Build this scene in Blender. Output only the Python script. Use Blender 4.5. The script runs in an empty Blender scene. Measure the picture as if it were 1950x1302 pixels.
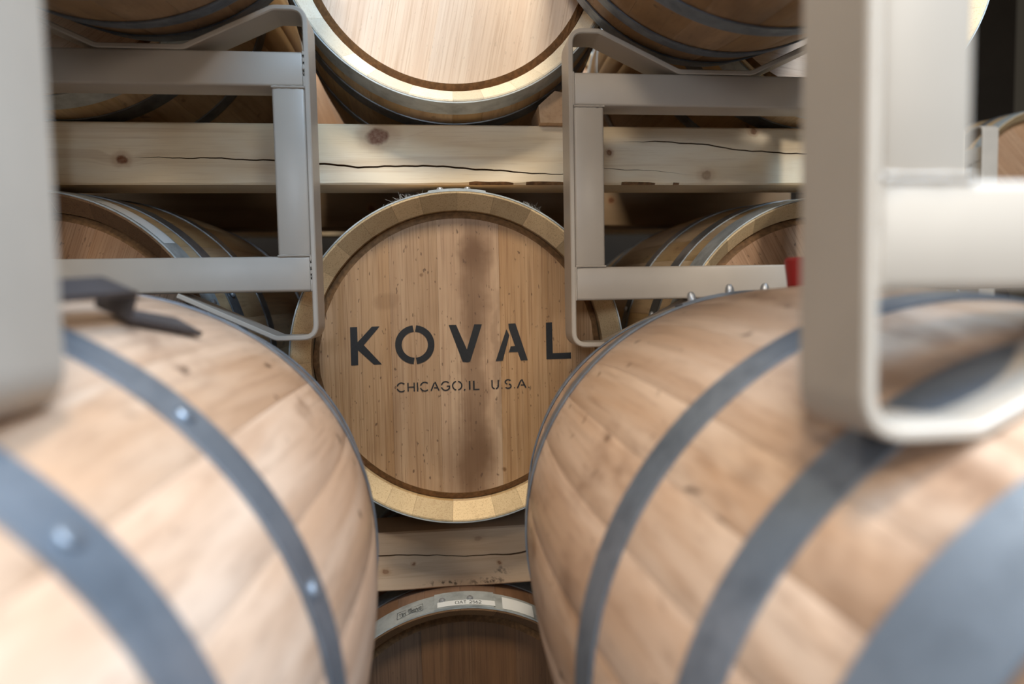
import bpy, bmesh, math, random
from mathutils import Vector, Matrix
from mathutils.geometry import tessellate_polygon
random.seed(7)
PI = math.pi
S = bpy.context.scene
C = S.collection
H = 1.285                                    # height of the viewpoint above the floor

# ------------------------------------------------------------------ camera
cd = bpy.data.cameras.new('camera')
cam = bpy.data.objects.new('camera', cd)
C.objects.link(cam)
S.camera = cam
cd.sensor_width = 36.0
cd.lens = 1215.56 / 1950 * 36.0
cd.clip_start = 0.02
r = Vector((0.99425938, -0.10526029, -0.01919803))
u = Vector((0.02537099, 0.05762291, 0.99801599))
f = Vector((0.10394521, 0.99277383, -0.05996267))
M = Matrix(((r.x, u.x, -f.x, 0), (r.y, u.y, -f.y, 0), (r.z, u.z, -f.z, H), (0, 0, 0, 1)))
cam.matrix_world = M
cd.dof.use_dof = True
cd.dof.focus_distance = 1.13
cd.dof.aperture_fstop = 1.9
cd.dof.aperture_blades = 0

# ------------------------------------------------------------------ world and lamps
w = bpy.data.worlds.new('world')
S.world = w
w.use_nodes = True
bg = w.node_tree.nodes['Background']
bg.inputs['Color'].default_value = (1.0, 0.86, 0.66, 1)
bg.inputs['Strength'].default_value = 0.04


def area(name, loc, target, size, power, color):
    l = bpy.data.lights.new(name, 'AREA')
    l.shape = 'RECTANGLE'
    l.size, l.size_y = size
    l.energy = power
    l.color = color
    o = bpy.data.objects.new(name, l)
    C.objects.link(o)
    o.location = loc
    o.rotation_euler = (Vector(target) - Vector(loc)).to_track_quat('-Z', 'Y').to_euler()
    return o


area('aisle_skylight', (0.9, -0.5, H + 1.75), (0.1, 0.4, H - 0.1), (1.5, 0.7), 108, (0.48, 0.72, 1.0))
area('low_fill_light_left', (-0.55, -1.5, H + 0.50), (0.5, 1.2, H + 0.25), (0.5, 0.35), 12, (0.74, 0.86, 1.0))  # added cool fill, brightens the right part of the beam; no actual window
area('low_fill_light_right', (0.75, -1.4, H + 0.52), (-0.35, 1.2, H + 0.25), (0.4, 0.3), 7, (1.0, 0.93, 0.82))  # added warm fill for the left part of the beam, not a window
area('aisle_lamp_light_right', (1.6, -1.6, H + 1.85), (-0.3, 1.2, H), (0.35, 0.35), 46, (1.0, 0.89, 0.74))
area('aisle_lamp_light_left', (-1.0, -1.6, H + 1.85), (0.4, 1.2, H), (0.35, 0.35), 34, (1.0, 0.87, 0.70))
area('ceiling_lamp_light', (0.0, -0.2, H + 2.3), (0.0, 1.1, H), (0.4, 0.4), 66, (1.0, 0.89, 0.72))
vs = S.view_settings
S.display_settings.display_device = 'sRGB'
vs.view_transform = 'Standard'
vs.look = 'None'
vs.exposure = -0.05
vs.gamma = 1.0
vs.use_curve_mapping = False


# ------------------------------------------------------------------ material helper
class NT:
    def __init__(s, name):
        s.m = bpy.data.materials.new(name)
        s.m.use_nodes = True
        s.t = s.m.node_tree
        s.b = s.t.nodes['Principled BSDF']

    def put(s, sock, v):
        if hasattr(v, 'is_linked') or hasattr(v, 'links'):
            s.t.links.new(v, sock)
        elif isinstance(v, (tuple, list)) and sock.type == 'RGBA' and len(v) == 3:
            sock.default_value = (*v, 1)
        else:
            sock.default_value = v

    def n(s, kind, **kw):
        nd = s.t.nodes.new('ShaderNode' + kind)
        ins = kw.pop('i', {})
        for k, v in kw.items():
            setattr(nd, k, v)
        for k, v in ins.items():
            s.put(nd.inputs[k], v)
        return nd

    def math(s, op, a, b=0.0, c=0.0, clamp=False):
        return s.n('Math', operation=op, use_clamp=clamp, i={0: a, 1: b, 2: c}).outputs[0]

    def vmath(s, op, a, b=(0, 0, 0)):
        return s.n('VectorMath', operation=op, i={0: a, 1: b}).outputs[0]

    def length(s, a):
        return s.n('VectorMath', operation='LENGTH', i={0: a}).outputs['Value']

    def coord(s):
        return s.n('TexCoord').outputs['Object']

    def rand(s):
        return s.n('ObjectInfo').outputs['Random']

    def scale(s, v, sc):
        return s.vmath('MULTIPLY', v, sc)

    def noise(s, v, scale=5, detail=4, rough=0.55, dist=0.0):
        return s.n('TexNoise', i={'Vector': v, 'Scale': scale, 'Detail': detail, 'Roughness': rough, 'Distortion': dist}).outputs['Fac']

    def rng(s, v, a, b, c=0.0, d=1.0):
        return s.n('MapRange', interpolation_type='SMOOTHSTEP', i={0: v, 1: a, 2: b, 3: c, 4: d}).outputs[0]

    def mix(s, fac, a, b, blend='MIX'):
        nd = s.n('Mix', data_type='RGBA', blend_type=blend)
        s.put(nd.inputs[0], fac)
        s.put(nd.inputs[6], a)
        s.put(nd.inputs[7], b)
        return nd.outputs[2]

    def bump(s, h, strength=0.3, dist=0.002):
        s.t.links.new(s.n('Bump', i={'Strength': strength, 'Distance': dist, 'Height': h}).outputs[0], s.b.inputs['Normal'])

    def out(s, color=None, rough=None, metal=None, spec=None):
        for k, v in (('Base Color', color), ('Roughness', rough), ('Metallic', metal), ('Specular IOR Level', spec)):
            if v is not None:
                s.put(s.b.inputs[k], v)
        return s.m


def offset_coord(n):
    """object coordinates shifted by a different amount on every object"""
    c = n.coord()
    rd = n.rand()
    sh = n.n('CombineXYZ', i={0: n.math('MULTIPLY', rd, 31.0), 1: n.math('MULTIPLY', rd, 57.0), 2: n.math('MULTIPLY', rd, 83.0)}).outputs[0]
    return c, n.vmath('ADD', c, sh), rd


def stave_material(name, base, dark, light, stain=0.5, rough=0.42):
    n = NT(name)
    c, cs, rd = offset_coord(n)
    fine = n.noise(n.scale(cs, (150, 5, 150)), 1.0, 3, 0.6)
    band = n.noise(n.scale(cs, (22, 1.6, 22)), 1.0, 3, 0.55, 0.6)
    big = n.noise(n.scale(c, (7, 4, 7)), 1.0, 4, 0.6, 0.4)
    col = n.mix(n.rng(band, 0.3, 0.7), base, light)
    col = n.mix(n.math('MULTIPLY', n.rng(fine, 0.45, 0.75), 0.35), col, dark)
    blot = n.rng(big, 0.54, 0.72)
    col = n.mix(n.math('MULTIPLY', blot, stain), col, dark)
    spot = n.rng(n.noise(n.scale(c, (42, 30, 42)), 1.0, 2, 0.5, 0.3), 0.67, 0.76)
    col = n.mix(n.math('MULTIPLY', spot, stain), col, (dark[0] * .35, dark[1] * .33, dark[2] * .33))
    hsv = n.n('HueSaturation', i={'Color': col, 'Value': n.math('MULTIPLY_ADD', rd, 0.22, 0.89), 'Saturation': n.math('MULTIPLY_ADD', rd, -0.2, 1.08)}).outputs[0]
    n.bump(fine, 0.12, 0.001)
    return n.out(hsv, n.math('MULTIPLY_ADD', band, 0.22, rough - 0.1), spec=0.5)


def endgrain_material(name, base, dark):
    n = NT(name)
    c, cs, rd = offset_coord(n)
    a = n.noise(cs, 420, 2, 0.6)
    b = n.noise(cs, 45, 3, 0.6)
    col = n.mix(n.math('MULTIPLY', n.rng(a, 0.5, 0.7), 0.55), base, dark)
    col = n.mix(n.math('MULTIPLY', n.rng(b, 0.5, 0.8), 0.35), col, dark)
    col = n.n('HueSaturation', i={'Color': col, 'Value': n.math('MULTIPLY_ADD', rd, 0.45, 0.72)}).outputs[0]
    n.bump(a, 0.25, 0.001)
    return n.out(col, 0.75)


def head_material(name, base, dark, light, speck=0.6, stain=False, vary=0.22):
    n = NT(name)
    c, cs, rd = offset_coord(n)
    fine = n.noise(n.scale(cs, (330, 60, 5)), 1.0, 3, 0.7)
    mid = n.noise(n.scale(cs, (60, 20, 1.8)), 1.0, 4, 0.6, 0.5)
    big = n.noise(n.scale(c, (9, 9, 4)), 1.0, 3, 0.55, 0.4)
    col = n.mix(n.rng(mid, 0.32, 0.68), base, light)
    col = n.mix(n.math('MULTIPLY', n.rng(fine, 0.46, 0.68), 0.62), col, dark)
    col = n.mix(n.math('MULTIPLY', n.rng(big, 0.5, 0.8), 0.4), col, dark)
    if stain:
        # a drip stain that runs down the middle board, and a few water marks
        wob = n.n('CombineXYZ', i={0: n.math('MULTIPLY', n.math('SUBTRACT', n.noise(c, 14, 3), 0.5), 0.06)}).outputs[0]
        cw = n.vmath('ADD', c, wob)

        def blob(x, z, rx, rz, a, b, k):
            d = n.length(n.scale(n.vmath('SUBTRACT', cw, (x, 0, z)), (1 / rx, 0, 1 / rz)))
            return n.math('MULTIPLY', n.rng(d, a, b, 1.0, 0.0), k)
        brown = (0.17, 0.08, 0.03)
        for args in ((0.033, 0.195, 0.036, 0.055, 0.1, 1.1, 0.95), (0.030, 0.12, 0.036, 0.15, 0.3, 1.15, 0.7),
                     (0.024, -0.05, 0.026, 0.18, 0.3, 1.2, 0.6), (0.020, -0.20, 0.045, 0.12, 0.2, 1.2, 0.9),
                     (0.072, -0.02, 0.010, 0.20, 0.2, 1.1, 0.4), (-0.025, -0.22, 0.02, 0.09, 0.2, 1.2, 0.35),
                     (-0.132, 0.105, 0.02, 0.018, 0.5, 1.1, 0.3), (0.077, -0.213, 0.007, 0.006, 0.3, 1.0, 0.85),
                     (-0.076, 0.152, 0.005, 0.005, 0.3, 1.0, 0.7)):
            col = n.mix(blob(*args), col, brown)
    pores = n.noise(n.scale(cs, (210, 210, 95)), 1.0, 1, 0.5)
    col = n.mix(n.math('MULTIPLY', n.rng(pores, 0.69, 0.76), speck), col, (0.10, 0.05, 0.025))
    col = n.n('HueSaturation', i={'Color': col, 'Value': n.math('MULTIPLY_ADD', rd, vary, 1.0 - vary * .5), 'Saturation': n.math('MULTIPLY_ADD', rd, 0.2, 0.9)}).outputs[0]
    n.bump(fine, 0.2, 0.0008)
    return n.out(col, n.math('MULTIPLY_ADD', mid, 0.25, 0.45))


def hoop_material(name, color, rough, metal=1.0):
    n = NT(name)
    c, cs, rd = offset_coord(n)
    a = n.noise(cs, 26, 5, 0.6)
    b = n.noise(n.scale(cs, (9, 9, 9)), 1.0, 3, 0.6)
    col = n.mix(n.rng(a, 0.35, 0.75), color, tuple(x * 0.62 for x in color))
    col = n.mix(n.math('MULTIPLY', n.rng(b, 0.55, 0.8), 0.5), col, tuple(min(1, x * 1.35) for x in color))
    n.bump(a, 0.06, 0.001)
    return n.out(col, n.math('MULTIPLY_ADD', a, 0.3, rough - 0.12), metal)


def paint_material(name, color, chips=0.9):
    n = NT(name)
    c, cs, rd = offset_coord(n)
    a = n.noise(c, 8, 3)
    peel = n.noise(c, 300, 2)
    col = n.mix(n.rng(a, 0.3, 0.7), color, tuple(x * 0.90 for x in color))
    ch = n.math('MULTIPLY', n.rng(n.noise(c, 34, 4, 0.65), 0.70, 0.73), n.rng(n.noise(c, 7, 2), 0.5, 0.62))
    col = n.mix(n.math('MULTIPLY', ch, chips), col, (0.06, 0.03, 0.018))
    n.bump(peel, 0.05, 0.0006)
    return n.out(col, n.math('MULTIPLY_ADD', a, 0.15, 0.33), spec=0.5)


def pine_material(name, knots, base=(0.82, 0.65, 0.43), light=(0.88, 0.77, 0.60), dark=(0.46, 0.27, 0.12), mold=None):
    n = NT(name)
    c, cs, rd = offset_coord(n)
    warp = None
    cw = c
    for (x, z, rx, rz, k) in knots:             # grain bends round every knot
        d = n.length(n.scale(n.vmath('SUBTRACT', c, (x, 0, z)), (0.45 / rx, 0, 0.8 / rz)))
        g = n.math('MULTIPLY', n.rng(d, 0.3, 2.2, 1.0, 0.0), rz * 1.2)
        cw = n.vmath('ADD', cw, n.n('CombineXYZ', i={2: g}).outputs[0])
    ring = n.noise(n.scale(cw, (1.3, 8, 46)), 1.0, 3, 0.5, 0.9)
    fine = n.noise(n.scale(cs, (14, 300, 420)), 1.0, 3, 0.6)
    broad = n.noise(n.scale(c, (3.5, 6, 12)), 1.0, 3, 0.5)
    col = n.mix(n.rng(broad, 0.35, 0.68), base, light)
    col = n.mix(n.math('MULTIPLY', n.rng(ring, 0.50, 0.66), 0.28), col, dark)
    col = n.mix(n.math('MULTIPLY', n.rng(fine, 0.5, 0.75), 0.22), col, dark)
    wob = n.n('TexNoise', i={'Vector': c, 'Scale': 60.0, 'Detail': 3.0}).outputs['Color']
    ck = n.vmath('ADD', c, n.scale(n.vmath('SUBTRACT', wob, (0.5, 0.5, 0.5)), (0.012, 0, 0.010)))
    for (x, z, rx, rz, k) in knots:
        d = n.length(n.scale(n.vmath('SUBTRACT', ck, (x, 0, z)), (1 / rx, 0, 1 / rz)))
        col = n.mix(n.math('MULTIPLY', n.rng(d, 0.95, 1.9, 1.0, 0.0), 0.45 * k), col, (0.42, 0.22, 0.10))
        speck = n.math('MULTIPLY_ADD', n.noise(c, 150, 2), 0.7, 0.55)
        col = n.mix(n.math('MULTIPLY', n.math('MULTIPLY', n.rng(d, 0.55, 1.0, 1.0, 0.0), k), speck, clamp=True), col, (0.19, 0.065, 0.022))
    if mold:
        for (x, z, rx, rz) in mold:
            d = n.length(n.scale(n.vmath('SUBTRACT', ck, (x, 0, z)), (1 / rx, 0, 1 / rz)))
            m = n.math('MULTIPLY', n.rng(d, 0.2, 1.1, 1.0, 0.0), n.rng(n.noise(c, 90, 4, 0.7), 0.46, 0.62))
            col = n.mix(n.math('MULTIPLY', m, 0.85), col, (0.05, 0.03, 0.02))
    n.bump(fine, 0.15, 0.0008)
    return n.out(col, 0.55)


def plain(name, color, rough=0.6, metal=0.0, var=0.12, scale=20):
    n = NT(name)
    c, cs, rd = offset_coord(n)
    a = n.noise(cs, scale, 4)
    return n.out(n.mix(n.rng(a, 0.3, 0.7), color, tuple(x * (1 - var) for x in color)), rough, metal)


MAT = {}
MAT['stave_front'] = stave_material('oiled oak staves', (0.46, 0.30, 0.20), (0.19, 0.105, 0.062), (0.58, 0.43, 0.325), 0.85, 0.44)
MAT['stave_shaded'] = stave_material('dark oiled oak staves', (0.27, 0.155, 0.07), (0.11, 0.055, 0.025), (0.36, 0.22, 0.11), 0.6, 0.45)  # same oak as the front barrels, with their shade put into the colour
MAT['stave_row'] = stave_material('oak staves', (0.52, 0.34, 0.17), (0.24, 0.12, 0.05), (0.64, 0.45, 0.24), 0.4, 0.5)
MAT['chime'] = endgrain_material('sawn oak chime', (0.72, 0.54, 0.31), (0.40, 0.24, 0.11))
MAT['chime_fresh'] = endgrain_material('fresh oak chime', (0.86, 0.77, 0.60), (0.68, 0.54, 0.36))
MAT['chime_dark'] = endgrain_material('dirty and shaded oak chime', (0.24, 0.13, 0.06), (0.10, 0.05, 0.025))  # soiled rims; also painted shade on the left neighbour's rim
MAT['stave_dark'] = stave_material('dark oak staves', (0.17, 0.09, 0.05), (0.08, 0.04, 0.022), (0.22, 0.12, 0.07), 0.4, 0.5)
MAT['head'] = head_material('weathered oak head', (0.40, 0.225, 0.125), (0.22, 0.11, 0.055), (0.48, 0.29, 0.17), 0.6)
MAT['head_stencil'] = head_material('stained oak head', (0.40, 0.235, 0.118), (0.23, 0.12, 0.055), (0.48, 0.305, 0.17), 0.75, True, 0.10)
MAT['head_stencil_mid'] = head_material('stained oak head, paler board', (0.50, 0.31, 0.175), (0.30, 0.165, 0.085), (0.56, 0.37, 0.22), 0.7, True, 0.02)
MAT['head_pale'] = head_material('fresh oak head', (0.69, 0.53, 0.41), (0.52, 0.36, 0.25), (0.75, 0.61, 0.49), 0.15, False, 0.02)
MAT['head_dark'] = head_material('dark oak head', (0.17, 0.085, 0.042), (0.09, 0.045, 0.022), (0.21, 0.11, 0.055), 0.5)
MAT['head_edge'] = plain('torn oak head edge', (0.26, 0.135, 0.055), 0.8, 0, 0.4, 120)
MAT['hoop_front'] = hoop_material('dark steel hoop', (0.27, 0.32, 0.39), 0.42, 0.75)
MAT['hoop_row'] = hoop_material('galvanised steel hoop', (0.33, 0.36, 0.39), 0.42, 0.8)
MAT['hoop_head'] = hoop_material('bright galvanised hoop', (0.58, 0.62, 0.62), 0.45, 0.45)
MAT['rivet'] = hoop_material('steel rivet', (0.55, 0.57, 0.60), 0.35, 0.6)
MAT['paint'] = paint_material('beige enamel', (0.47, 0.41, 0.345))
MAT['ink'] = plain('black stencil ink', (0.013, 0.013, 0.014), 0.55, 0, 0.3, 200)
MAT['ink_grey'] = plain('grey print', (0.07, 0.075, 0.075), 0.6)
MAT['sticker'] = plain('white paper label', (0.80, 0.81, 0.80), 0.5, 0, 0.04)
MAT['bung'] = plain('red rubber bung', (0.42, 0.022, 0.025), 0.4)
MAT['bar'] = plain('dark painted steel', (0.075, 0.072, 0.080), 0.45, 0.3, 0.2)
MAT['bark'] = plain('bark edge', (0.27, 0.14, 0.06), 0.9, 0, 0.6, 90)
MAT['crack'] = plain('split wood inside', (0.20, 0.11, 0.05), 0.9, 0, 0.3, 90)
MAT['wedge'] = stave_material('pine wedge wood', (0.60, 0.38, 0.22), (0.38, 0.21, 0.11), (0.68, 0.46, 0.29), 0.2, 0.6)
MAT['lint'] = plain('grey lint', (0.75, 0.75, 0.74), 0.9)
MAT['concrete'] = plain('concrete', (0.30, 0.29, 0.27), 0.8, 0, 0.25, 6)
MAT['wall'] = plain('dark painted wall', (0.05, 0.04, 0.032), 0.85, 0, 0.15, 4)


# ------------------------------------------------------------------ object helpers
def link(name, me, parent=None, loc=(0, 0, 0), rot=(0, 0, 0)):
    o = bpy.data.objects.new(name, me)
    C.objects.link(o)
    o.location = loc
    o.rotation_euler = rot
    if parent:
        o.parent = parent
    return o


def thing(name, label, cat, loc, rot=(0, 0, 0), group=None):
    o = link(name, None, None, (loc[0], loc[1], loc[2] + H), rot)
    o.empty_display_size = 0.1
    o['label'] = label
    o['category'] = cat
    if group:
        o['group'] = group
    return o


def mesh(name, verts, faces, mats, idx=None, smooth=False):
    me = bpy.data.meshes.new(name)
    me.from_pydata(verts, [], faces)
    for m in mats:
        me.materials.append(m)
    if idx:
        me.polygons.foreach_set('material_index', idx)
    if smooth:
        me.polygons.foreach_set('use_smooth', [True] * len(faces))
    bm = bmesh.new()
    bm.from_mesh(me)
    bmesh.ops.recalc_face_normals(bm, faces=bm.faces)
    bm.to_mesh(me)
    bm.free()
    if smooth:
        me.set_sharp_from_angle(angle=math.radians(32))
    me.update()
    return me


def box_mesh(name, a, b, mat, bevel=0.003):
    bm = bmesh.new()
    bmesh.ops.create_cube(bm, size=1)
    for v in bm.verts:
        v.co = Vector([(a[k] + b[k]) / 2 + v.co[k] * (b[k] - a[k]) for k in range(3)])
    if bevel:
        bmesh.ops.bevel(bm, geom=bm.edges[:], offset=bevel, segments=2, profile=0.5, affect='EDGES')
    me = bpy.data.meshes.new(name)
    bm.to_mesh(me)
    bm.free()
    me.materials.append(mat)
    me.polygons.foreach_set('use_smooth', [True] * len(me.polygons))
    me.set_sharp_from_angle(angle=math.radians(50))
    return me


# ------------------------------------------------------------------ setting
def struct(name, me):
    o = link(name, me)
    o['kind'] = 'structure'
    return o


struct('floor', box_mesh('floor', (-5, -5, -0.1), (5, 5.2, 0), MAT['concrete'], 0))
struct('wall_back', box_mesh('wall_back', (-5, 5.2, -0.1), (5, 5.35, 4.6), MAT['wall'], 0))


# ------------------------------------------------------------------ barrels
class Spec:
    def __init__(s, key, Rb, Rh, hl, ex, hoops, staves):
        s.key, s.Rb, s.Rh, s.hl, s.ex, s.hoops, s.staves = key, Rb, Rh, hl, ex, hoops, staves
        s.cache = {}

    def r(s, t):
        return s.Rb - (s.Rb - s.Rh) * abs(t / s.hl) ** s.ex


FRONT = Spec('front', 0.330, 0.266, 0.452, 1.81,
             [(-0.452, -0.402), (-0.343, -0.310), (-0.201, -0.168), (0.168, 0.201), (0.310, 0.343), (0.402, 0.452)], 26)
ROW = Spec('row', 0.326, 0.296, 0.446, 1.9,
           [(-0.446, -0.398), (-0.352, -0.314), (-0.200, -0.168), (0.168, 0.200), (0.314, 0.352), (0.398, 0.446)], 28)
DEPTH = 0.036       # how far the head sits inside the chime
BEV = 0.028         # radial width of the bevelled chime
LIP = 0.003


def stave_meshes(sp):
    rnd = random.Random(11)
    ws = [rnd.uniform(0.75, 1.25) for _ in range(sp.staves)]
    tot = sum(ws)
    a = 0.0
    res = []
    ts = [-sp.hl, -sp.hl + 0.012] + [-sp.hl + (2 * sp.hl) * k / 15 for k in range(1, 15)] + [sp.hl - 0.012, sp.hl]
    for wv in ws:
        da = wv / tot * 2 * PI
        a0, a1 = a, a + da
        a += da
        g = 0.00015 / sp.Rb
        cols = [a0 + g, a0 + g + 0.003, a0 + da * .35, a0 + da * .65, a1 - g - 0.003, a1 - g]
        drop = [0.0004, 0, 0, 0, 0, 0.0004]
        verts, faces, idx = [], [], []
        # closed profile in (t, r): outer skin, far chime, inside, near chime
        prof = [(t, sp.r(t), 0) for t in ts]
        prof += [(sp.hl, sp.Rh - LIP, 1), (sp.hl - DEPTH + 0.003, sp.Rh - BEV, 1), (sp.hl - DEPTH - 0.02, sp.Rh - BEV - 0.001, 0)]
        prof += [(0.0, sp.Rb - BEV, 0)]
        prof += [(-sp.hl + DEPTH + 0.02, sp.Rh - BEV - 0.001, 0), (-sp.hl + DEPTH - 0.003, sp.Rh - BEV, 0), (-sp.hl, sp.Rh - LIP, 1)]
        n = len(prof)
        for k, (t, rr, m) in enumerate(prof):
            for c, d in zip(cols, drop):
                q = rr - (d if k < len(ts) else 0)
                verts.append((q * math.sin(c), t, q * math.cos(c)))
        nc = len(cols)
        for k in range(n):
            k2 = (k + 1) % n
            chime = (k2 >= len(ts) and k2 <= len(ts) + 1) or k2 == n - 1 or k2 == 0
            for c in range(nc - 1):
                faces.append((k * nc + c, k * nc + c + 1, k2 * nc + c + 1, k2 * nc + c))
                idx.append(1 if chime else 0)
        # the two sides
        for c in (0, nc - 1):
            loop = [k * nc + c for k in range(n)]
            o_ = len(ts)
            faces.append(tuple(loop[:o_] + loop[o_:]))
            idx.append(0)
        res.append((verts, faces, idx))
    return res


def head_boards(sp, n=6, seed=3, cuts=None, gap=0.0001):
    """flat boards in local x, z at the near end; front face is slightly stepped from board to board"""
    rnd = random.Random(seed)
    R = sp.Rh - BEV - 0.0015
    Ri = R - 0.013
    if cuts is None:
        ws = [rnd.uniform(0.8, 1.2) for _ in range(n)]
        cuts = [-R]
        for wv in ws:
            cuts.append(cuts[-1] + wv / sum(ws) * 2 * R)
    cuts = [-R] + list(cuts[1:-1]) + [R]
    out = []
    y0 = -sp.hl + DEPTH
    for k in range(len(cuts) - 1):
        xa, xb = cuts[k] + gap, cuts[k + 1] - gap
        y = y0 + rnd.uniform(-2, 2) * gap
        N = 10
        xs = [xa + (xb - xa) * j / N for j in range(N + 1)]

        def arc(Q, e):
            pts = []
            for x in xs:
                xx = max(-Q, min(Q, x))
                if e and abs(x) < Ri:
                    xx = min(max(x, xa + gap), xb - gap)
                pts.append((xx, math.sqrt(max(0, Q * Q - xx * xx))))
            return pts
        inn, outr = arc(Ri, True), arc(R, False)
        loop_i = inn + [(x, -z) for x, z in reversed(inn)]
        loop_o = outr + [(x, -z) for x, z in reversed(outr)]
        L = len(loop_i)
        verts = [(x, y, z) for x, z in loop_i] + [(x, y0 + 0.009, z) for x, z in loop_o] + [(x, y0 + 0.024, z) for x, z in loop_o]
        faces = [tuple(range(L))]
        idx = [0]
        for j in range(L):
            j2 = (j + 1) % L
            faces.append((j, j2, L + j2, L + j))
            idx.append(1)
            faces.append((L + j, L + j2, 2 * L + j2, 2 * L + j))
            idx.append(1)
        faces.append(tuple(2 * L + j for j in reversed(range(L))))
        idx.append(0)
        out.append((verts, faces, idx))
    return out


def hoop_mesh(sp, t0, t1, mat, th=0.0024, a0=0.0, a1=2 * PI, lift=0.0005):
    full = abs(a1 - a0 - 2 * PI) < 1e-6
    n = 120 if full else max(4, int((a1 - a0) / (2 * PI) * 120))
    sec = [(t0, sp.r(t0) + lift), (t0, sp.r(t0) + lift + th), ((t0 + t1) / 2, sp.r((t0 + t1) / 2) + lift + th),
           (t1, sp.r(t1) + lift + th), (t1, sp.r(t1) + lift)]
    if not full:
        sec = [(t0, sp.r(t0) + lift), (t0, sp.r(t0) + lift + th), (t1, sp.r(t1) + lift + th), (t1, sp.r(t1) + lift)]
    m = len(sec)
    verts, faces = [], []
    cnt = n if full else n + 1
    for k in range(cnt):
        a = a0 + (a1 - a0) * k / n
        for t, rr in sec:
            verts.append((rr * math.sin(a), t, rr * math.cos(a)))
    for k in range(n):
        k2 = (k + 1) % cnt
        for j in range(m):
            j2 = (j + 1) % m
            faces.append((k * m + j, k * m + j2, k2 * m + j2, k2 * m + j))
    if not full:
        faces.append(tuple(range(m)))
        faces.append(tuple((cnt - 1) * m + j for j in range(m)))
    return mesh('hoop', verts, faces, [mat], smooth=True)


def dome_mesh(name, rad, h, mat, seg=12):
    verts, faces = [], []
    rings = [(1.0, -0.3), (1.0, 0.15), (0.86, 0.62), (0.5, 0.93)]
    for q, z in rings:
        for k in range(seg):
            verts.append((rad * q * math.cos(2 * PI * k / seg), rad * q * math.sin(2 * PI * k / seg), h * z))
    verts.append((0, 0, h))
    for j in range(len(rings) - 1):
        for k in range(seg):
            k2 = (k + 1) % seg
            faces.append((j * seg + k, j * seg + k2, (j + 1) * seg + k2, (j + 1) * seg + k))
    b = (len(rings) - 1) * seg
    for k in range(seg):
        faces.append((b + k, b + (k + 1) % seg, len(verts) - 1))
    return mesh(name, verts, faces, [mat], smooth=True)


RIVET = dome_mesh('rivet', 0.0062, 0.0046, MAT['rivet'])
BIG_RIVET = dome_mesh('rivet', 0.0062, 0.012, MAT['rivet'])
FLAT_RIVET = dome_mesh('rivet', 0.0075, 0.003, MAT['hoop_front'])
SHAPES = {}


def stave_set(sp, mat, chime):
    k = (sp.key, 's', mat.name, chime.name)
    if k not in SHAPES:
        SHAPES[k] = [mesh('stave', v, fc, [mat, chime], i, True) for v, fc, i in stave_meshes(sp)]
    return SHAPES[k]


def board_set(sp, mat, seed, cuts=None):
    k = (sp.key, 'b', mat.name, seed)
    if k not in SHAPES:
        SHAPES[k] = [mesh('head_board', v, fc, [mat, MAT['head_edge']], i, False) for v, fc, i in head_boards(sp, 6, seed, cuts, 0.00001 if mat is MAT['head_pale'] else 0.00006)]
    return SHAPES[k]


def hoop_set(sp, mats):
    k = (sp.key, 'h')
    if k not in SHAPES:
        SHAPES[k] = [hoop_mesh(sp, a, b, m) for (a, b), m in zip(sp.hoops, mats)]
    return SHAPES[k]


def rivet_on(sp, hoop, t, ang, me=None, lift=0.003, at=None):
    rr = sp.r(t) + lift
    n = Vector((math.sin(ang), 0, math.cos(ang)))
    o = link('rivet', me or RIVET, hoop, (rr * n.x, t, rr * n.z), n.to_track_quat('Z', 'Y').to_euler())
    return o


def barrel(sp, label, loc, roll=0.0, yaw=0.0, head=None, seed=3, cuts=None, rivets=(), laps=(), far_head=True, group=None, wood=None, chime='chime', pitch=0.0):
    root = thing('oak_barrel', label, 'barrel', loc, (pitch, roll, yaw), group)
    front = sp is FRONT
    sm = MAT[wood or ('stave_front' if front else 'stave_row')]
    for me in stave_set(sp, sm, MAT[chime]):
        link('stave', me, root)
    for me in board_set(sp, head or MAT['head'], seed, cuts):
        link('head_board', me, root)
    if far_head:
        for me in board_set(sp, head or MAT['head'], seed, cuts):
            link('head_board', me, root, (0, 0, 0), (0, 0, PI))
    hm = [MAT['hoop_front']] * 6 if front else [MAT['hoop_head'], MAT['hoop_row'], MAT['hoop_row'], MAT['hoop_row'], MAT['hoop_row'], MAT['hoop_head']]
    hoops = [link('hoop', me, root) for me in hoop_set(sp, hm)]
    for (i, a0, a1) in laps:
        t0, t1 = sp.hoops[i]
        k = (sp.key, 'lap', i, round(a0, 3), round(a1, 3))
        if k not in SHAPES:
            SHAPES[k] = hoop_mesh(sp, t0, t1, hm[i], 0.0022, a0, a1, 0.003)
        link('lap_plate', SHAPES[k], hoops[i])
    for (i, ang, *big) in rivets:
        t0, t1 = sp.hoops[i]
        rivet_on(sp, hoops[i], (t0 + t1) / 2, ang, BIG_RIVET if big else (FLAT_RIVET if front else None), 0.0052 if big or not front else 0.003)
    return root, hoops


# lettering: simple strokes turned into flat ribbons
def arc(cx, cy, rx, ry, d0, d1, n=12):
    return [(cx + rx * math.cos(math.radians(d0 + (d1 - d0) * k / n)), cy + ry * math.sin(math.radians(d0 + (d1 - d0) * k / n))) for k in range(n + 1)]


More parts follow.
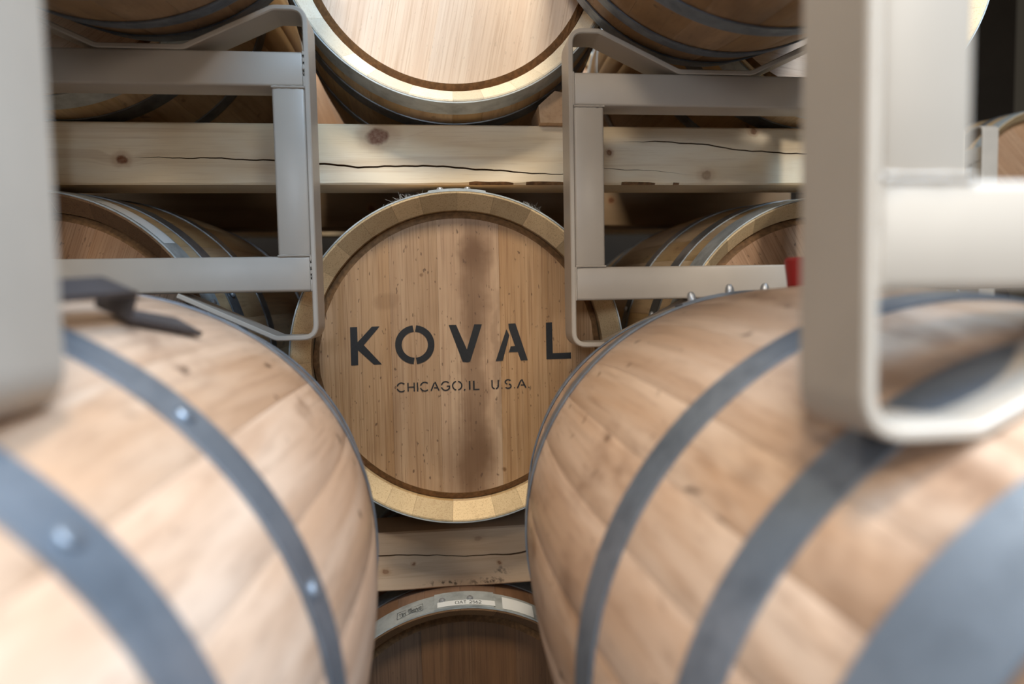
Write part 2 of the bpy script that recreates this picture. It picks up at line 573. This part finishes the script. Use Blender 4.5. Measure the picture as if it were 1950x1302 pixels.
GLYPH = {   # width, strokes (unit height); gaps are the stencil bridges
    'C': (0.78, [arc(.42, .5, .42, .5, 45, 165), arc(.42, .5, .42, .5, 195, 315)]),
    'H': (0.68, [[(.04, 0), (.04, 1)], [(.64, 0), (.64, 1)], [(.12, .5), (.58, .5)]]),
    'I': (0.08, [[(.04, 0), (.04, 1)]]),
    'A': (0.78, [[(0, 0), (.33, .9)], [(.40, 1), (.78, 0)], [(.30, .33), (.62, .33)]]),
    'G': (0.86, [arc(.42, .5, .42, .5, 45, 165), arc(.42, .5, .42, .5, 195, 330), [(.52, .47), (.80, .47), (.80, .22)]]),
    'O': (0.90, [arc(.45, .5, .45, .5, -78, 78, 14), arc(.45, .5, .45, .5, 102, 258, 14)]),
    'L': (0.48, [[(.04, 1), (.04, 0), (.48, 0)]]),
    'U': (0.66, [[(.04, 1), (.04, .34)] + arc(.33, .32, .29, .32, 180, 262, 6), arc(.33, .32, .29, .32, 278, 360, 6) + [(.62, .34), (.62, 1)]]),
    'S': (0.60, [arc(.30, .74, .26, .26, 30, 255, 12), arc(.30, .25, .27, .25, 75, -150, 12)]),
    '.': (0.08, [[(.0, .04), (.09, .04)]]),
    ',': (0.08, [[(.07, .09), (.0, -.10)]]),
    'T': (0.66, [[(0, 1), (.66, 1)], [(.33, 1), (.33, 0)]]),
    '2': (0.58, [arc(.29, .71, .27, .29, 165, -40, 10) + [(0, 0), (.58, 0)]]),
    '5': (0.58, [[(.54, 1), (.10, 1), (.06, .56)] + arc(.28, .33, .28, .33, 120, -150, 12)]),
    '6': (0.60, [arc(.30, .31, .28, .31, 0, 360, 18), [(.03, .36), (.14, .72), (.42, 1)]]),
    'B': (0.60, [[(.04, 0), (.04, 1), (.34, 1)] + arc(.34, .76, .20, .24, 90, -90, 8) + [(.04, .52)], [(.34, .52)] + arc(.34, .26, .24, .26, 90, -90, 8) + [(.04, 0)]]),
    'R': (0.62, [[(.04, 0), (.04, 1), (.34, 1)] + arc(.34, .74, .22, .26, 90, -90, 8) + [(.04, .48)], [(.30, .48), (.60, 0)]]),
    'E': (0.52, [[(.52, 1), (.04, 1), (.04, 0), (.52, 0)], [(.04, .52), (.44, .52)]]),
    'M': (0.84, [[(.04, 0), (.04, 1), (.42, .25), (.80, 1), (.80, 0)]]),
}


def ribbon(pts, th):
    """2-D polyline to a list of quads with mitred corners"""
    L, R = [], []
    for k, p in enumerate(pts):
        p = Vector(p)
        d0 = (p - Vector(pts[k - 1])).normalized() if k else None
        d1 = (Vector(pts[k + 1]) - p).normalized() if k < len(pts) - 1 else None
        d0 = d0 or d1
        d1 = d1 or d0
        n0, n1 = Vector((-d0.y, d0.x)), Vector((-d1.y, d1.x))
        nn = (n0 + n1)
        nn = nn.normalized() if nn.length > 1e-6 else n0
        k_ = th / 2 / max(0.45, nn.dot(n0))
        L.append(p + nn * k_)
        R.append(p - nn * k_)
    return L, R


def text_mesh(name, text, height, th, gap, place, mat, space=0.5, width=None):
    """place(u, v) maps the flat text to the surface; u runs from 0"""
    verts, faces = [], []
    x = 0.0
    for ch in text:
        if ch == ' ':
            x += space * height
            continue
        gw, strokes = GLYPH[ch]
        for st in strokes:
            L, R = ribbon([(x + p[0] * height, p[1] * height) for p in st], th)
            b = len(verts)
            for a_, b_ in zip(L, R):
                verts += [a_, b_]
            for k in range(len(L) - 1):
                faces.append((b + 2 * k, b + 2 * k + 2, b + 2 * k + 3, b + 2 * k + 1))
        x += gw * height + gap
    total = x - gap
    s = (width / total) if width else 1.0
    return mesh(name, [place(v[0] * s, v[1]) for v in verts], faces, [mat])


def patch_mesh(name, place, u0, u1, v0, v1, mat, n=8):
    verts, faces = [], []
    for k in range(n + 1):
        uu = u0 + (u1 - u0) * k / n
        verts += [place(uu, v0), place(uu, v1)]
    for k in range(n):
        faces.append((2 * k, 2 * k + 2, 2 * k + 3, 2 * k + 1))
    return mesh(name, verts, faces, [mat])


# --- the stencilled barrel, middle of the row
ky = 1.141 + 0.446
koval, kh = barrel(ROW, 'oak barrel with large black stencilled lettering on its weathered brown head', (0.0271, ky, -0.0969), 0.0, 0, MAT['head_stencil'], 5,
                   [-.2, -0.125, -0.0378, 0.0745, 0.165, .2],
                   rivets=((0, -0.098), (0, 0.064)), laps=((0, -0.17, 0.17),))
for o in koval.children:        # the paler board right of the middle joint
    if o.name.startswith('head_board') and o.rotation_euler.z == 0 and abs(o.data.vertices[0].co.x + 0.0378) < 0.002:
        o.data.materials[0] = MAT['head_stencil_mid']
yl = -ROW.hl + DEPTH - 0.0007
letters = [
    [[(-0.1975, 0.0598), (-0.1847, 0.06), (-0.1848, 0.0327), (-0.1587, 0.0602), (-0.1448, 0.0605), (-0.174, 0.027), (-0.1429, -0.0087), (-0.1569, -0.0089), (-0.1845, 0.018), (-0.1851, -0.0092), (-0.1977, -0.0093)]],
    [[(-0.0201, 0.0601), (-0.0066, 0.0601), (0.0122, 0.0144), (0.0268, 0.0602), (0.0407, 0.0601), (0.0178, -0.0081), (0.0127, -0.0094), (0.0039, -0.0083)]],
    [[(0.086, 0.0499), (0.0914, 0.0386), (0.0781, -0.0084), (0.0649, -0.0089)], [(0.0899, 0.0599), (0.1031, 0.0604), (0.125, -0.0087), (0.1119, -0.0088), (0.1066, 0.0071), (0.0897, 0.007), (0.0935, 0.0178), (0.1017, 0.0181), (0.0905, 0.0515)]],
    [[(0.1602, 0.0605), (0.1718, 0.0608), (0.1724, 0.003), (0.2067, 0.0035), (0.2071, -0.0081), (0.1602, -0.0082)]],
]
ring = []
for d0, d1 in ((-85, 85), (95, 265)):
    o_ = [(-0.0825 + x, 0.0254 + z) for x, z in arc(0, 0, 0.0356, 0.0355, d0, d1, 24)]
    i_ = [(-0.0825 + x, 0.0254 + z) for x, z in arc(0, 0, 0.0237, 0.0237, d0 - 2.5 if d0 > 0 else d0 - 2.5, d1 + 2.5, 24)]
    ring.append(o_ + i_[::-1])
letters.insert(1, ring)
for polys in letters:
    verts, faces = [], []
    for p in polys:
        b = len(verts)
        verts += [(x, yl, z) for x, z in p]
        faces += [tuple(b + k for k in t) for t in tessellate_polygon([[Vector((x, z, 0)) for x, z in p]])]
    me = mesh('stencil_letter', verts, faces, [MAT['ink']])
    o = link('stencil_letter', me, koval)
    o['label'] = 'large black stencilled letter'
for txt, x0_, wd in (('CHICAGO,', -0.1168, 0.1240), ('IL', 0.0148, 0.0190), ('U.S.A.', 0.0565, 0.0705)):
    tm = text_mesh('stencil_line', txt, 0.0162, 0.0021, 0.0040, lambda uu, vv, x0_=x0_: (x0_ + uu, yl, -0.0602 + vv), MAT['ink'], 0.5, wd)
    o = link('stencil_line', tm, koval)
    o['label'] = 'thin black stencilled words under the name'

# --- its neighbours in the row
left_n, lh = barrel(ROW, 'oak barrel behind the left rack, with a white sticker on its rim hoop', (-0.685, ky, -0.095), 0.35, 0, MAT['head'], 8, chime='chime_dark',  # dark chime colour stands in for the shadow under the hoop
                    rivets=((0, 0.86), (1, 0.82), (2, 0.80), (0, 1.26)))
right_n, rh_ = barrel(ROW, 'oak barrel behind the right rack, pale rim hoop and pinkish head', (0.718, ky, -0.111), -0.5, 0, MAT['head'], 9,
                      rivets=((0, -0.84), (1, -0.80), (2, -0.78)))
up, uh = barrel(ROW, 'oak barrel with a clean pale head, resting on the cracked beam at the top', (0.0266, ky, 0.650), 0.2, 0, MAT['head_pale'], 4, chime='chime_fresh')
barrel(ROW, 'pale-headed oak barrel in the top row, mostly hidden behind the upper left barrel', (-0.672, ky, 0.650), 0.9, 0, MAT['head_pale'], 6, chime='chime_fresh')
barrel(ROW, 'pale-headed oak barrel in the top row, behind the thick white post at right', (0.755, ky, 0.645), 1.7, 0, MAT['head_pale'], 7)
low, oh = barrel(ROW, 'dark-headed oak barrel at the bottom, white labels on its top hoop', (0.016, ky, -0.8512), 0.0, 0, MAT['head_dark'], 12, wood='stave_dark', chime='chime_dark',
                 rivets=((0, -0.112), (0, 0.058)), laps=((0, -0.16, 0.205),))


def on_hoop(sp, i, ang0, t_mid, lift, flip=False):
    def place(uu, vv):
        if flip:
            uu, vv = -uu, -vv
        t = t_mid + vv
        rr = sp.r(t) + lift
        a = ang0 + uu / rr
        return (rr * math.sin(a), t, rr * math.cos(a))
    return place


t0, t1 = ROW.hoops[0]
pl = on_hoop(ROW, 0, 0, t0, 0.0058)
st = link('paper_label', patch_mesh('paper_label', pl, -0.043, 0.064, 0.003, 0.0185, MAT['sticker']), oh[0])
st['label'] = 'white paper strip reading OAT 2562'
pl2 = on_hoop(ROW, 0, 0, t0, 0.0062)
tm = text_mesh('label_print', 'OAT 2562', 0.0085, 0.0011, 0.0016, lambda uu, vv: pl2(-0.010 + uu, 0.0065 + vv), MAT['ink_grey'], 0.6, 0.048)
link('label_print', tm, oh[0])
pl3 = on_hoop(ROW, 0, 0.30, t0, 0.0036)
st = link('paper_label', patch_mesh('paper_label', pl3, -0.012, 0.050, 0.003, 0.040, MAT['sticker']), oh[0])
st['label'] = 'blank white square label'
pl4 = on_hoop(ROW, 0, -0.315, t0 + 0.022, 0.0037, True)
tm = text_mesh('stamp_print', 'BARREL MILL', 0.0085, 0.0013, 0.0009, lambda uu, vv: pl4(-0.022 + uu, -0.003 + vv), MAT['ink_grey'], 0.4, 0.044)
link('stamp_print', tm, oh[0])
fr, ff = [], []
for pts in ([(-0.025, -0.010), (0.025, -0.010)], [(-0.025, 0.010), (0.025, 0.010)], [(-0.025, -0.010), (-0.025, 0.010)], [(0.025, -0.010), (0.025, 0.010)],
            [(-0.018, 0.0075), (0.018, 0.0075)], [(-0.003, -0.005), (0.003, -0.005)], [(-0.004, -0.0075), (0.004, -0.0075)]):
    L, R = ribbon(pts, 0.0009)
    b = len(fr)
    for a_, b_ in zip(L, R):
        fr += [pl4(*a_), pl4(*b_)]
    ff.append((b, b + 2, b + 3, b + 1))
link('stamp_frame', mesh('stamp_frame', fr, ff, [MAT['ink_grey']]), oh[0])
pl5 = on_hoop(ROW, 0, 0.62 - 0.35, t0, 0.0036)
st = link('paper_label', patch_mesh('paper_label', pl5, -0.075, 0.055, 0.004, 0.042, MAT['sticker']), lh[0])
st['label'] = 'white paper sticker on the hoop'

# --- barrels of the next row, glimpsed through the gaps
for x, z, lb in ((-0.36, 0.66, 'oak barrel of the rear row, glimpsed in the dark gap left of the pale-headed barrel'),
                 (0.36, 0.66, 'oak barrel of the rear row, glimpsed in the dark gap right of the pale-headed barrel'),
                 (2.35, 0.42, 'brown oak barrel far back at the right edge, behind the small white strap')):
    barrel(ROW, lb, (x, 2.75, z), x, 0, MAT['head'], 3, far_head=False)

# --- front barrels held by the steel racks
rt, rth = barrel(FRONT, 'large oak barrel in the right foreground, red bung on top', (0.4231, 0.6765, -0.3155), 0.1, 0, MAT['head'], 2,
                 rivets=((3, -0.357, 1), (3, -0.187, 1), (3, -0.03, 1), (5, -1.62), (5, -1.76), (5, -1.85)), laps=((3, -0.42, 0.03),), pitch=0.02, chime='chime_dark')
lf, lfh = barrel(FRONT, 'large oak barrel in the left foreground under the dark bent steel bar', (-0.4058, 0.6208, -0.2976), 0.63, math.radians(2.1), MAT['head'], 1,
                 rivets=((1, 0.22), (2, 0.15), (2, 0.62), (5, 0.62)))
barrel(FRONT, 'oak barrel cradled on top of the right rack, seen from below', (0.458, 0.672, 0.684), 2.2, 0, MAT['head'], 2, wood='stave_shaded')
barrel(FRONT, 'shadowed oak barrel cradled on top of the left rack, seen from below', (-0.448, 0.665, 0.704), 1.1, 0, MAT['head'], 1, wood='stave_shaded')
# red bung in the top of the right barrel
prof = [(0.0, -0.012), (0.019, -0.012), (0.0205, 0.004), (0.0235, 0.024), (0.0245, 0.030), (0.0225, 0.0335), (0.0, 0.0335)]
vv, fc = [], []
for q, z in prof:
    for k in range(24):
        vv.append((q * math.cos(2 * PI * k / 24), q * math.sin(2 * PI * k / 24), z))
for j in range(len(prof) - 1):
    for k in range(24):
        fc.append((j * 24 + k, j * 24 + (k + 1) % 24, (j + 1) * 24 + (k + 1) % 24, (j + 1) * 24 + k))
bu = link('bung', mesh('bung', vv, fc, [MAT['bung']], smooth=True), rt, (FRONT.r(0.05) * math.sin(-0.08), 0.055, FRONT.r(0.05) * math.cos(-0.08)), (0, -0.08, 0))
bu['label'] = 'red rubber bung'


# ------------------------------------------------------------------ steel racks
def strap_path(pts, rad=0.022, n=6):
    out = [Vector(pts[0])]
    for k in range(1, len(pts) - 1):
        p, a, b = Vector(pts[k]), Vector(pts[k - 1]), Vector(pts[k + 1])
        da, db = (a - p).normalized(), (b - p).normalized()
        ang = da.angle(db)
        d = min(rad / math.tan(ang / 2), (a - p).length * .45, (b - p).length * .45)
        s, e = p + da * d, p + db * d
        for j in range(n + 1):
            t = j / n
            out.append((s * (1 - t) + p * t) * (1 - t) + (p * (1 - t) + e * t) * t)
    out.append(Vector(pts[-1]))
    return out


def strap_mesh(pts, y0, y1, th, mat, rad=0.022):
    P = strap_path(pts, rad)
    L, R = ribbon([tuple(p) for p in P], th)
    ch = 0.0016
    sec = []
    verts, faces = [], []
    for a, b in zip(L, R):
        d = (b - a).normalized() * ch
        ring_ = [(a + d, y0), (a, y0 + ch), (a, y1 - ch), (a + d, y1), (b - d, y1), (b, y1 - ch), (b, y0 + ch), (b - d, y0)]
        verts += [(q.x, y, q.y) for q, y in ring_]
    for k in range(len(P) - 1):
        for j in range(8):
            j2 = (j + 1) % 8
            faces.append((k * 8 + j, k * 8 + j2, k * 8 + 8 + j2, k * 8 + 8 + j))
    faces.append(tuple(range(8)))
    faces.append(tuple(range(len(verts) - 8, len(verts))))
    return mesh('strap', verts, faces, [mat], smooth=True)


def bead_mesh(path, rad, mat, seed):
    rnd = random.Random(seed)
    pts = []
    for a, b in zip(path[:-1], path[1:]):
        a, b = Vector(a), Vector(b)
        n = max(2, int((b - a).length / 0.005))
        pts += [a.lerp(b, k / n) for k in range(n)]
    pts.append(Vector(path[-1]))
    verts, faces = [], []
    for k, p in enumerate(pts):
        d = (pts[min(k + 1, len(pts) - 1)] - pts[max(k - 1, 0)]).normalized()
        q = d.to_track_quat('Z', 'Y')
        rr = rad * rnd.uniform(0.65, 1.3)
        for j in range(6):
            verts.append(p + q @ Vector((rr * math.cos(PI / 3 * j), rr * math.sin(PI / 3 * j), 0)))
    for k in range(len(pts) - 1):
        for j in range(6):
            faces.append((k * 6 + j, k * 6 + (j + 1) % 6, k * 6 + 6 + (j + 1) % 6, k * 6 + 6 + j))
    return mesh('weld_bead', [tuple(v) for v in verts], faces, [mat], smooth=True)


BAY = 0.497
TW = 0.052


def rack(label, loc, span=0.742, bays=1, extra=0.0, rot=0.0, cat='rack', cross=1):
    root = thing('steel_barrel_rack', label, cat, loc, (0, 0, rot))
    W = BAY * bays
    zu0, zu1 = 0.317 + extra, 0.370 + extra
    th = 0.008
    key = ('rack', bays, round(extra, 3), round(span, 3), cross)
    if key not in SHAPES:
        parts = []
        for yb in (0.0, span):
            y0, y1 = yb + 0.0005, yb + TW
            parts.append(('lower_tube', box_mesh('lower_tube', (th, y0, 0), (W - th, y1, 0.055), MAT['paint'], 0.004)))
            parts.append(('upper_tube', box_mesh('upper_tube', (th, y0, zu0), (W - th, y1, zu1), MAT['paint'], 0.004)))
            for k in range(bays + 1):
                xa = th if k == 0 else (W - th - 0.05 if k == bays else BAY * k - 0.025)
                parts.append(('upright', box_mesh('upright', (xa, y0 + 0.0004, 0.055), (xa + 0.05, y1 - 0.0004, zu0), MAT['paint'], 0.004)))
                parts.append(('weld_bead', bead_mesh([(xa, y0, 0.056), (xa + 0.05, y0, 0.056), (xa + 0.05, y1, 0.056)], 0.0018, MAT['paint'], k)))
                parts.append(('weld_bead', bead_mesh([(xa, y0, zu0 - 0.001), (xa + 0.05, y0, zu0 - 0.001), (xa + 0.05, y1, zu0 - 0.001)], 0.0018, MAT['paint'], k + 7)))
            h2 = th / 2
            top = zu1 + h2
            pts = [(0.212, -h2), (0.066, -0.074), (h2, -0.074), (h2, 0.066 + zu1), (0.052, 0.066 + zu1), (0.186, top)]
            for k in range(bays):
                o_ = BAY * k
                pts += [(o_ + BAY - 0.186, top)]
                if k < bays - 1:
                    pts += [(o_ + BAY - 0.052, 0.066 + zu1), (o_ + BAY + 0.052, 0.066 + zu1), (o_ + BAY + 0.186, top)]
            pts += [(W - 0.052, 0.066 + zu1), (W - h2, 0.066 + zu1), (W - h2, -0.074), (W - 0.066, -0.074), (W - 0.212, -h2)]
            parts.append(('strap', strap_mesh(pts, yb, yb + 0.06, th, MAT['paint'])))
            for k in range(bays - 1):
                c = BAY * (k + 1)
                parts.append(('foot_strap', strap_mesh([(c - BAY + 0.285, -h2), (c - 0.052, -0.074), (c + 0.052, -0.074), (c + BAY - 0.285, -h2)], yb, yb + 0.06, th, MAT['paint'])))
            for xx in (th, W - th):
                parts.append(('weld_bead', bead_mesh([(xx, y0, 0.0), (xx, y0, 0.055)], 0.0018, MAT['paint'], 31)))
                parts.append(('weld_bead', bead_mesh([(xx, y0, zu0), (xx, y0, zu1)], 0.0018, MAT['paint'], 33)))
        xx = W - th - 0.026 if cross > 0 else th + 0.026          # tube that ties the two end frames together
        parts.append(('cross_tube', box_mesh('cross_tube', (xx - 0.024, TW, 0.004), (xx + 0.024, span, 0.050), MAT['paint'], 0.004)))
        SHAPES[key] = parts
    for nm, me in SHAPES[key]:
        link(nm, me, root)
    return root


NEAR = 0.2997
rack('beige steel barrel rack on the right, its blurred near post large at the right', (0.2095, NEAR, 0.003))
rack('beige steel barrel rack on the left, its blurred near post along the left edge', (-0.2 - BAY, NEAR, 0.026), cross=-1)
rack('beige steel rack low down, under the right foreground barrel', (0.2095 - 0.03, NEAR, -H + 0.078), extra=0.30 - 0.004)
rack('beige steel rack low down, under the left foreground barrel', (-0.17 - BAY, NEAR, -H + 0.078), extra=0.318 - 0.004)
# a rack standing at right angles, far back on the right; only a corner shows
rack('white steel rack corner far back at the right edge, turned sideways', (1.935, 2.07, 0.150), span=0.9, bays=1, rot=PI / 2)

rack('tall steel stand far back on the right, under the sideways white rack', (1.935, 2.07, -H + 0.078), span=0.9, bays=1, extra=0.905, rot=PI / 2)
rack('tall steel stand far back on the right, under the brown barrel', (2.35 - BAY / 2, 2.42, -H + 0.078), span=0.6, bays=1, extra=0.92)


# ------------------------------------------------------------------ timber beams
def interp(tr, x):
    if x <= tr[0][0]:
        return tr[0][1:]
    for a, b in zip(tr[:-1], tr[1:]):
        if x <= b[0]:
            t = (x - a[0]) / (b[0] - a[0])
            return tuple(a[i] * (1 - t) + b[i] * t for i in range(1, len(a)))
    return tr[-1][1:]


def beam(label, x0, x1, y, zb, zt, dy, tracks, wane, mat, seed, tilt=0.0):
    """loft along x; every track is a split that is cut into the front face: (x, z, half width)"""
    rnd = random.Random(seed)
    root = thing('timber_beam', label, 'beam', (0, y, (zb + zt) / 2), (0, 0, 0))
    zc = (zb + zt) / 2
    xs = sorted(set([x0 + (x1 - x0) * k / 180 for k in range(181)] + [p[0] for tr in tracks for p in tr if x0 < p[0] < x1]))
    verts, faces, idx = [], [], []
    m = None
    for x in xs:
        ch = 0.003 + 0.0006 * math.sin(x * 37 + seed) + (interp(wane, x)[0] if wane else 0)
        sl = tilt * x
        row = [(dy, zb), (ch * 0.9, zb), (0.0, zb + ch)]
        for tr in tracks:
            z, hw = interp(tr, x)
            z += 0.0007 * math.sin(x * 61 + seed) + 0.0005 * math.sin(x * 173)
            z -= sl
            hw = max(hw, 0)
            row += [(0.0, z - hw), (min(0.012, hw * 6), z), (0.0, z + hw)]
        row += [(0.0, zt - 0.003), (0.003, zt), (dy, zt)]
        m = len(row)
        verts += [(x, yy, zz - zc + sl) for yy, zz in row]
    for k in range(len(xs) - 1):
        for j in range(m):
            j2 = (j + 1) % m
            faces.append((k * m + j, k * m + j2, k * m + m + j2, k * m + m + j))
            crack = 3 <= j < 3 + 3 * len(tracks) and (j - 3) % 3 in (0, 1)
            big = wane and j == 1 and interp(wane, xs[k])[0] > 0.0012
            idx.append(1 if crack else (2 if big else 0))
    faces.append(tuple(range(m)))
    faces.append(tuple(range(len(verts) - m, len(verts))))
    idx += [0, 0]
    body = link('beam_body', mesh('beam_body', verts, faces, [mat, MAT['crack'], MAT['bark']], idx), root)
    return root


YB = 1.215
zc = (0.2255 + 0.3345) / 2
kn = [(-0.5619, 0.2688, .013, .010, 1.0), (-0.1134, 0.3117, .027, .018, 1.0), (0.3213, 0.2845, .006, .006, .9), (0.5145, 0.2432, .013, .010, .5),
      (0.6107, 0.3285, .009, .007, .9)]
pine_top = pine_material('pine with knots', [(a, b - zc, c_, d, k) for a, b, c_, d, k in kn])
tr1 = [(-1.2, .273, 0), (-0.5459, 0.2725, 0), (-0.5131, 0.2717, .0006), (-0.4119, 0.2713, .0010), (-0.2905, 0.2671, .0014), (-0.219, 0.2617, .0018),
       (-0.1504, 0.2563, .0017), (-0.0864, 0.2574, .0015), (-0.0353, 0.2595, .0016), (0.0426, 0.2549, .0017), (0.1086, 0.2502, .0015),
       (0.2258, 0.2426, .0008), (0.2695, 0.2500, 0), (0.3025, 0.2557, .0004), (0.3385, 0.2528, .0006), (0.3799, 0.2529, .0005), (0.4954, 0.2431, 0), (1.1, .243, 0)]
tr2 = [(-1.2, .306, 0), (0.3452, 0.3064, 0), (0.38, .306, .0004), (0.4282, 0.306, .0011), (0.5019, 0.3025, .0013), (0.555, 0.2948, .0012), (0.6087, 0.289, .0012),
       (0.7176, 0.2845, .0014), (0.8475, 0.28, .0008), (1.1, .278, 0)]
wane = [(-1.2, 0), (0.03, 0), (0.05, .001), (0.0616, .0035), (0.09, .0025), (0.121, .0035), (0.13, .0005), (0.155, .0005), (0.165, .0025), (0.2256, .0022), (0.24, .0004), (0.34, .0004), (0.3485, .0018), (0.40, .0016), (0.41, .0004), (0.43, .0004), (0.45, .0018), (0.47, 0), (1.1, 0)]
beam('pale pine beam with a long crack and round knots, running across above the stencilled barrel', -1.10, 1.06, YB, 0.2245, 0.3345, 0.09, [tr1, tr2], wane, pine_top, 1)
zl = (-0.5475 - 0.4325) / 2
kn2 = [(-0.071, -0.4957, .004, .004, .9), (0.0952, -0.5051, .004, .004, .8), (-0.1242, -0.5078, .007, .005, .7), (0.0532, -0.4535, .010, .006, .35)]
pine_low = pine_material('pine, weathered', [(a, b - zl, c_, d, k) for a, b, c_, d, k in kn2], (0.58, 0.40, 0.26), (0.64, 0.47, 0.33), (0.36, 0.20, 0.10),
                         mold=[(-0.0097, -0.5381 - zl, .06, .008), (0.0718, -0.5383 - zl, .05, .010), (0.10, -0.52 - zl, .02, .012)])
tr3 = [(-1.1, -.4757, .0006), (-0.1774, -0.4757, .0012), (-0.1381, -0.4771, .0014), (-0.0735, -0.478, .0012), (-0.0265, -0.4819, .0009), (0.0108, -0.4863, .0008),
       (0.0668, -0.4866, .0011), (0.115, -0.4896, .0015), (0.1503, -0.4833, .0018), (0.1868, -0.4813, .001), (1.1, -.48, 0)]
beam('cracked pinkish pine beam below the stencilled barrel, mould spots along its lower edge', -1.10, 1.06, YB, -0.5475, -0.4325, 0.09, [tr3], None, pine_low, 2)
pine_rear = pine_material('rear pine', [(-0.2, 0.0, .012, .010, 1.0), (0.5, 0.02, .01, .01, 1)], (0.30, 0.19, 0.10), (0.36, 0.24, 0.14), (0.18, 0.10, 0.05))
pine_pale = pine_material('pale rail', [])
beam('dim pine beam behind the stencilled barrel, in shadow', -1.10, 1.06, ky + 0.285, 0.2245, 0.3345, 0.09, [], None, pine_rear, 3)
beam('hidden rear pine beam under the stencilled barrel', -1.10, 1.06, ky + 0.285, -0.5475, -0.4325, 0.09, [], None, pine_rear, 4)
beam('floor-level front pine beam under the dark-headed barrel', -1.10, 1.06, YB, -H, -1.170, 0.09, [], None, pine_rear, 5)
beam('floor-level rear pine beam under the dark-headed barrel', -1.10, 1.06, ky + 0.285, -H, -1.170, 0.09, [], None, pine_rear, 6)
beam('thin pale wooden rail far behind, seen left and right of the stencilled barrel top', -1.4, 1.5, 2.28, 0.245, 0.278, 0.05, [], None, pine_pale, 7)

# wedge beside the upper barrel
wd = [(0.186, 0.0), (0.183, 0.031), (0.214, 0.058), (0.258, 0.050), (0.258, 0.0)]
vv = [(x, y, z) for y in (0.0, 0.10) for x, z in wd]
n = len(wd)
fc = [tuple(range(n)), tuple(range(n, 2 * n))] + [(k, (k + 1) % n, n + (k + 1) % n, n + k) for k in range(n)]
wo = link('wooden_wedge', mesh('wooden_wedge', vv, fc, [MAT['wedge']]), None, (0, 1.195, 0.3345 + H))
wo['label'] = 'pinkish wooden wedge on the beam beside the pale-headed barrel'
wo['category'] = 'wedge'

# bent bar lying along the top of the left barrel: (y, lift, angle round the barrel)
bar = [(0.370, 0.004), (0.374, 0.022), (0.516, 0.026), (0.521, 0.004), (0.592, 0.003)]
P = strap_path(bar, 0.004, 3)
L, R = ribbon([tuple(p) for p in P], 0.0045)
vv, fc = [], []
for a, b in zip(L, R):
    for q in (a, b):
        an = interp([(0.37, math.radians(23)), (0.52, math.radians(26.5)), (0.60, math.radians(33))], q.x)[0]
        for e in (-0.013, 0.013):
            rr = FRONT.r(q.x - 0.6208) + 0.002 + q.y
            aa = an + e / rr
            vv.append((-0.4058 - (q.x - 0.6208) * 0.0371 + rr * math.sin(aa) + 0.25, q.x - 0.48, -0.2976 + rr * math.cos(aa)))
for k in range(len(P) - 1):
    a, b = 4 * k, 4 * k + 4
    fc += [(a, a + 1, b + 1, b), (a + 2, b + 2, b + 3, a + 3), (a, b, b + 2, a + 2), (a + 1, a + 3, b + 3, b + 1)]
fc += [(0, 2, 3, 1), (len(vv) - 4, len(vv) - 3, len(vv) - 1, len(vv) - 2)]
o = link('bent_steel_bar', mesh('bent_steel_bar', vv, fc, [MAT['bar']]), None, (-0.25, 0.48, H))
o['label'] = 'dark bent steel bar lying along the top of the left foreground barrel'
o['category'] = 'bar'


# lint caught on the top hoop of the stencilled barrel
def lint(label, ang, count, spread, seed):
    rnd = random.Random(seed)
    vv, fc = [], []
    for _ in range(count):
        a = ang + rnd.gauss(0, spread)
        rr = ROW.Rh + 0.003
        p = Vector((rr * math.sin(a), -ROW.hl + rnd.uniform(0.0, 0.02), rr * math.cos(a)))
        d = Vector((rnd.gauss(0, 1), rnd.gauss(0, .6), rnd.gauss(.6, .6))).normalized()
        b = len(vv)
        ln = rnd.uniform(0.003, 0.010)
        curl = Vector((rnd.gauss(0, 1), rnd.gauss(0, 1), rnd.gauss(0, 1))) * 0.4
        for k in range(4):
            q = p + d * ln * k / 3 + curl * ln * (k / 3) ** 2
            vv += [(q.x - .0001, q.y, q.z), (q.x + .0001, q.y, q.z + .0001)]
        for k in range(3):
            fc.append((b + 2 * k, b + 2 * k + 1, b + 2 * k + 3, b + 2 * k + 2))
    o = link('lint_tuft', mesh('lint_tuft', vv, fc, [MAT['lint']]), None, (0.0271, ky, -0.0969 + H))
    o['label'] = label
    o['category'] = 'lint'
    o['kind'] = 'stuff'


lint('wisps of pale lint on the hoop of the stencilled barrel, right of its rivets', 0.455, 90, 0.03, 1)
lint('wisps of pale lint on the hoop of the stencilled barrel, left of its rivets', -0.34, 60, 0.05, 2)
